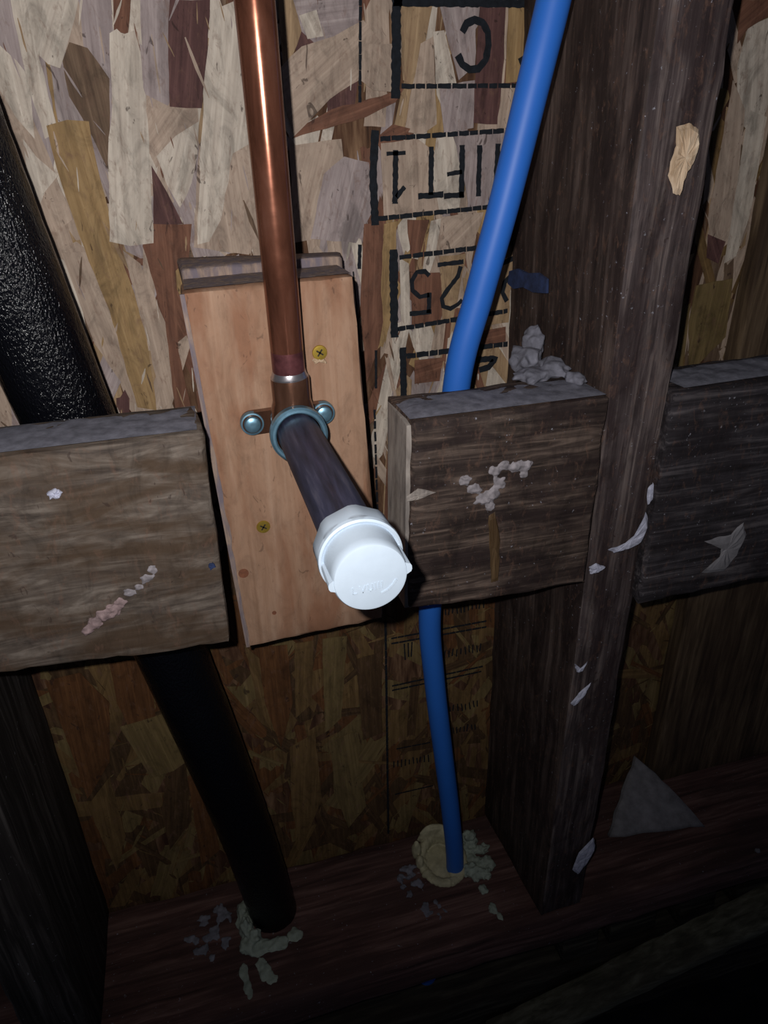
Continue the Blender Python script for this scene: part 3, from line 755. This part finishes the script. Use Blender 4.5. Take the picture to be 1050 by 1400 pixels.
lum = [(cx-28+rng.uniform(-12, 12), cy-38+rng.uniform(-12, 14), 585.4, rng.uniform(2, 5), rng.uniform(2, 5), rng.uniform(.7, 1.4)) for _ in range(14)]
tag(blob('dust_patch', lum, 'dust', (cx-28, cy-38, 587), seed=13, voxel=.8, amp=.8), 'grey dust smeared on the sill in front of the foam ring', 'dust')
lum = [(-62+rng.uniform(-22, 16), 392+rng.uniform(-22, 26), 586, rng.uniform(1.5, 5), rng.uniform(2, 5), rng.uniform(.7, 1.5)) for _ in range(22)]
tag(blob('dust_patch', lum, 'dust', (-62, 392, 588), seed=14, voxel=.8, amp=.8), 'grey dust scattered on the sill left of the black pipe', 'dust')

# ------------------------------------------------------------------ copper riser with drop-ear elbow
AX, AD = 41.5, 120.0
cu = empty('copper_riser', (AX, 336, 130), 'shiny copper water pipe soldered into a tarnished elbow with screwed ears', 'pipe')
tube('riser_pipe', [(37.4, 317, -200), (40.2, 335, 96)], [7.95, 7.95], 'copper', cu, seg=48)
t_ = lathe('solder_joint', (40.2, 335, 92), 'd', [(-3.2, 7.96), (-1.6, 8.2), (0, 8.7), (1.2, 9.4), (2, 9.3)], 'solder', cu); t_['label'] = 'silvery solder bead'
def on_pipe(d): k = (d+200)/296; return (37.4+2.8*k, 317+18*k, d)
t_ = tube('burnt_band', [on_pipe(80), on_pipe(84), on_pipe(91)], [7.97, 8.03, 8.03], plain('purple_burnt_copper', (122, 74, 76), .35, metal=.7, var=.45, scale=160), cu, seg=48, caps=False); t_['label'] = 'purplish band burnt by the torch'
# elbow: cup, bend, socket
el = lathe('elbow', (40.4, 335.3, 93), 'd', [(0, 7.9), (.1, 9.3), (1, 9.6), (12, 9.6), (15, 10.4), (20, 11.5), (27, 11.6), (34, 10.2), (38, 6), (39.5, .6)], 'bronze', cu)
el['label'] = 'tarnished copper elbow'
lathe('socket', (AX-.6, 322, AD-.4), 'y', [(6, 11.2), (0, 11.2), (-.2, 13.3), (.8, 14.0), (5, 14.0), (7, 12.6), (18, 12.2), (27, 11)], 'bronze', el, cap=(False, True))
t_ = lathe('socket_rim', (AX-.6, 321.2, AD-.4), 'y', [(3, 11.3), (0, 11.3), (-.7, 12), (-.7, 13.2), (.2, 14.3), (4, 14.4)], 'zinc', el, cap=(False, False)); t_['label'] = 'elbow rim with bluish flash reflection painted in'  # blue flash reflection on the tarnished rim is put into its colour
EARS = [(20.4, 120.6), (58.4, 119.2)]
bm = bmesh.new()
def stadium(ax, ad, bx, bd, r, n=14):
    an = math.atan2(bd-ad, bx-ax); P = []
    for i in range(n+1): t = an+math.pi/2+math.pi*i/n; P.append((ax+r*math.cos(t), ad+r*math.sin(t)))
    for i in range(n+1): t = an-math.pi/2+math.pi*i/n; P.append((bx+r*math.cos(t), bd+r*math.sin(t)))
    return P
prism(bm, stadium(*EARS[0], *EARS[1], 6.0), 349.5, 354.4)
bmesh.ops.bevel(bm, geom=[e for e in bm.edges if abs(e.verts[0].co.y-e.verts[1].co.y) < 1e-6 and e.verts[0].co.y < .35], offset=.0007, segments=2, affect='EDGES')
e_ = finish('mounting_ears', bm, 'bronze', (AX, 352, AD), el, 'auto'); e_['label'] = 'flat pair of fixing ears'
for (x, d) in EARS:
    lathe('ear_rim', (x, 349.6, d), 'y', [(2.5, 6.3), (0, 6.2), (-.8, 5.9), (-.9, 5.2), (.4, 4.9), (1.2, 4.8)], 'zinc', el, cap=(False, False), seg=32)
for (x, d) in EARS:
    s = lathe('ear_screw', (x, 346.4, d), 'y', [(0, 1.2), (.1, 2.6), (.7, 3.9), (1.6, 4.4), (2.6, 4.4), (3.0, 2), (6, 1.8)], 'zinc', el, seg=24); s['label'] = 'pale blue zinc screw'

# ------------------------------------------------------------------ black nipple and white cap
AX0, AD0 = 41.0, 119.6; AX1, AD1 = 43.2, 121.8
np_ = tube('pipe_nipple', [(AX0, 326, AD0), (AX0+.6, 290, AD0+.6), (AX1-.6, 240, AD1-.6), (AX1-.3, 206, AD1-.3)], [10.6]*4, 'steel', seg=48, base=(AX0, 326, AD0))
tag(np_, 'black steel pipe stub sticking out of the elbow toward the viewer', 'pipe')
YC = 187.0
cap = empty('threaded_cap', (AX1, YC+18, AD1), 'white plastic screw cap on the end of the black stub', 'pipe cap')
C0 = (AX1, YC, AD1)
lathe('cap_body', C0, 'y', [(0, 11.6), (.15, 12.3), (.9, 12.75), (4.5, 12.9), (13.5, 13.2), (14.5, 13.4), (20, 13.4)], 'white', cap, seg=64)
bm = bmesh.new()
prof = [(14, 13.0, 0), (13.2, 14.2, 0), (13.6, 15.0, 0), (15.2, 15.2, 0), (16.2, 14.9, 1), (18, 14.9, 1), (25.5, 14.9, 1), (27, 14.1, 1), (27, 10.7, 0)]
rings = []
for s, r, hx in prof:
    ring = []
    for k in range(64):
        an = 2*math.pi*k/64+.2
        rr_ = r
        if hx:
            ph = (an % (math.pi/4))-math.pi/8; rr_ = r*min(1.0, .955/math.cos(ph))
        ring.append(bm.verts.new(W(C0[0]+rr_*math.cos(an), C0[1]+s, C0[2]+rr_*math.sin(an))))
    rings.append(ring)
for A, B in zip(rings, rings[1:]):
    for k in range(64): bm.faces.new([A[k], A[(k+1) % 64], B[(k+1) % 64], B[k]])
e_ = finish('cap_collar', bm, 'white', C0, cap, 'auto'); e_['label'] = 'eight-sided gripping collar'
# two little tabs on the rim
for sx, ad_ in ((1, -.10), (-1, -.10)):
    an = ad_ if sx > 0 else math.pi+ad_
    bm = bmesh.new(); c, q = math.cos(an), math.sin(an); P = []
    for rr_, ww in ((12.2, 2.3), (13.9, 1.5), (14.3, .6)): P.append((C0[0]+rr_*c-ww*q, C0[2]+rr_*q+ww*c))
    for rr_, ww in ((14.3, .6), (13.9, 1.5), (12.2, 2.3)): P.append((C0[0]+rr_*c+ww*q, C0[2]+rr_*q-ww*c))
    prism(bm, P, YC+.4, YC+14)
    finish('cap_rib', bm, 'white', C0, cap, False)
# raised maker's marks across the face
bm = bmesh.new()
def emb(pts, w=.38):
    for (x0, d0), (x1, d1) in zip(pts, pts[1:]):
        L = math.hypot(x1-x0, d1-d0) or 1; ux, ud = (x1-x0)/L*w/2, (d1-d0)/L*w/2
        prism(bm, [(C0[0]+x0-ud, C0[2]+d0+ux), (C0[0]+x1-ud, C0[2]+d1+ux), (C0[0]+x1+ud, C0[2]+d1-ux), (C0[0]+x0+ud, C0[2]+d0-ux)], YC-.35, YC+.3)
emb([(-6.4, 2.6), (-6.4, 5), (-5, 5)]); emb([(-4, 2.4), (-3, 5), (-2, 2.4)])
emb([(-1.2, 2.2), (-1.2, 4.3), (-.5, 4.9), (.3, 4.3), (.3, 2.2)]); emb([(1.3, 2), (1.4, 4.6)]); emb([(2.5, 1.9), (2.6, 4.4)]); emb([(3.6, 1.8), (3.7, 4.2)])
emb([(3.4, 6.4), (5.6, 5.4), (7.4, 3.8), (8.6, 2.0)], .6)
e_ = finish('raised_lettering', bm, 'white', C0, cap, False); e_['label'] = 'faint raised lettering across the cap face'

# ------------------------------------------------------------------ lower right: plaster scrap, lower planks
bm = bmesh.new(); 
def un_d(px, py, D):
    p = un(px, py, 400); k = D/p[2]; return (p[0]*k, 400*k, D)
A_, B_, C_ = Vector(un(870, 1036, 434)), Vector(un_d(834, 1146, 584)), Vector(un_d(964, 1130, 584))
sc = [B_, B_.lerp(A_, .45)+Vector((-2, 0, 0)), B_.lerp(A_, .8), A_, A_.lerp(C_, .25)+Vector((3, 0, 0)), A_.lerp(C_, .55)+Vector((2, 0, -2)), C_]
fr = [bm.verts.new(W(*p)) for p in sc]; bk = [bm.verts.new(W(p[0], p[1]+4, p[2]+1)) for p in sc]
bm.faces.new(fr); bm.faces.new(bk)
for i in range(7): bm.faces.new([fr[i], fr[(i+1) % 7], bk[(i+1) % 7], bk[i]])
bmesh.ops.triangulate(bm, faces=bm.faces); bmesh.ops.subdivide_edges(bm, edges=bm.edges, cuts=5, use_grid_fill=True)
for v in bm.verts: v.co += Vector((noise.noise(v.co*70), noise.noise(v.co*60+Vector((3, 0, 0))), noise.noise(v.co*80)))*.0018
tag(finish('plaster_scrap', bm, 'plaster', (sc[0][0]+40, 420, 584), None, True), 'grey triangular scrap leaning on the sill behind the dark stud', 'debris')
tag(blob('plaster_crumb', [(un(1022, 1187, 330)[0], 326, 581, 2.6, 2.2, 2.0)], 'plaster', (un(1022, 1187, 330)[0], 326, 583), voxel=.6), 'white crumb on the sill front edge at the far right', 'debris')
low = lumber('lower_beam', [(-330, 356, 740), (820, 356, 736), (820, 356, 860), (-330, 356, 860)], [(-330, 500, 740), (820, 500, 736), (820, 500, 860), (-330, 500, 860)], 'lower', n=(40, 4, 6), edge=5, rough=2, seed=61)
tag(low, 'dark horizontal beam below the sill plate', 'beam')
q0, q1 = un(700, 1420, 330), un(1050, 1268, 330)
slp = (q1[2]-q0[2])/(q1[0]-q0[0])
led = lumber('lower_board', [(180, 318, 778), (640, 318, 648), (640, 318, 662), (180, 318, 792)], [(180, 352, 776), (640, 352, 646), (640, 352, 662), (180, 352, 792)], 'ledge', n=(40, 3, 3), edge=3, rough=1.5, seed=63)
tag(led, 'pale-edged board running along the bottom right corner', 'board')
for i, (x0, x1, y) in enumerate(((262, 300, 362), (318, 372, 366), (398, 440, 362), (470, 560, 364))):
    b_ = lumber('short_batten', [(x0, y, 626), (x1, y, 625), (x1+8, y, 738), (x0+6, y, 738)], [(x0, y+30, 627), (x1, y+30, 626), (x1+8, y+30, 738), (x0+6, y+30, 738)], 'lower', n=(3, 2, 6), edge=2, rough=.9, seed=70+i)
    tag(b_, ['dark short upright batten under the sill, leftmost, below the dark stud', 'wider dark upright batten second from the left under the sill', 'dark upright batten third from the left under the sill', 'dark upright batten under the sill at the right edge'][i], 'batten', 'battens under the sill plate')
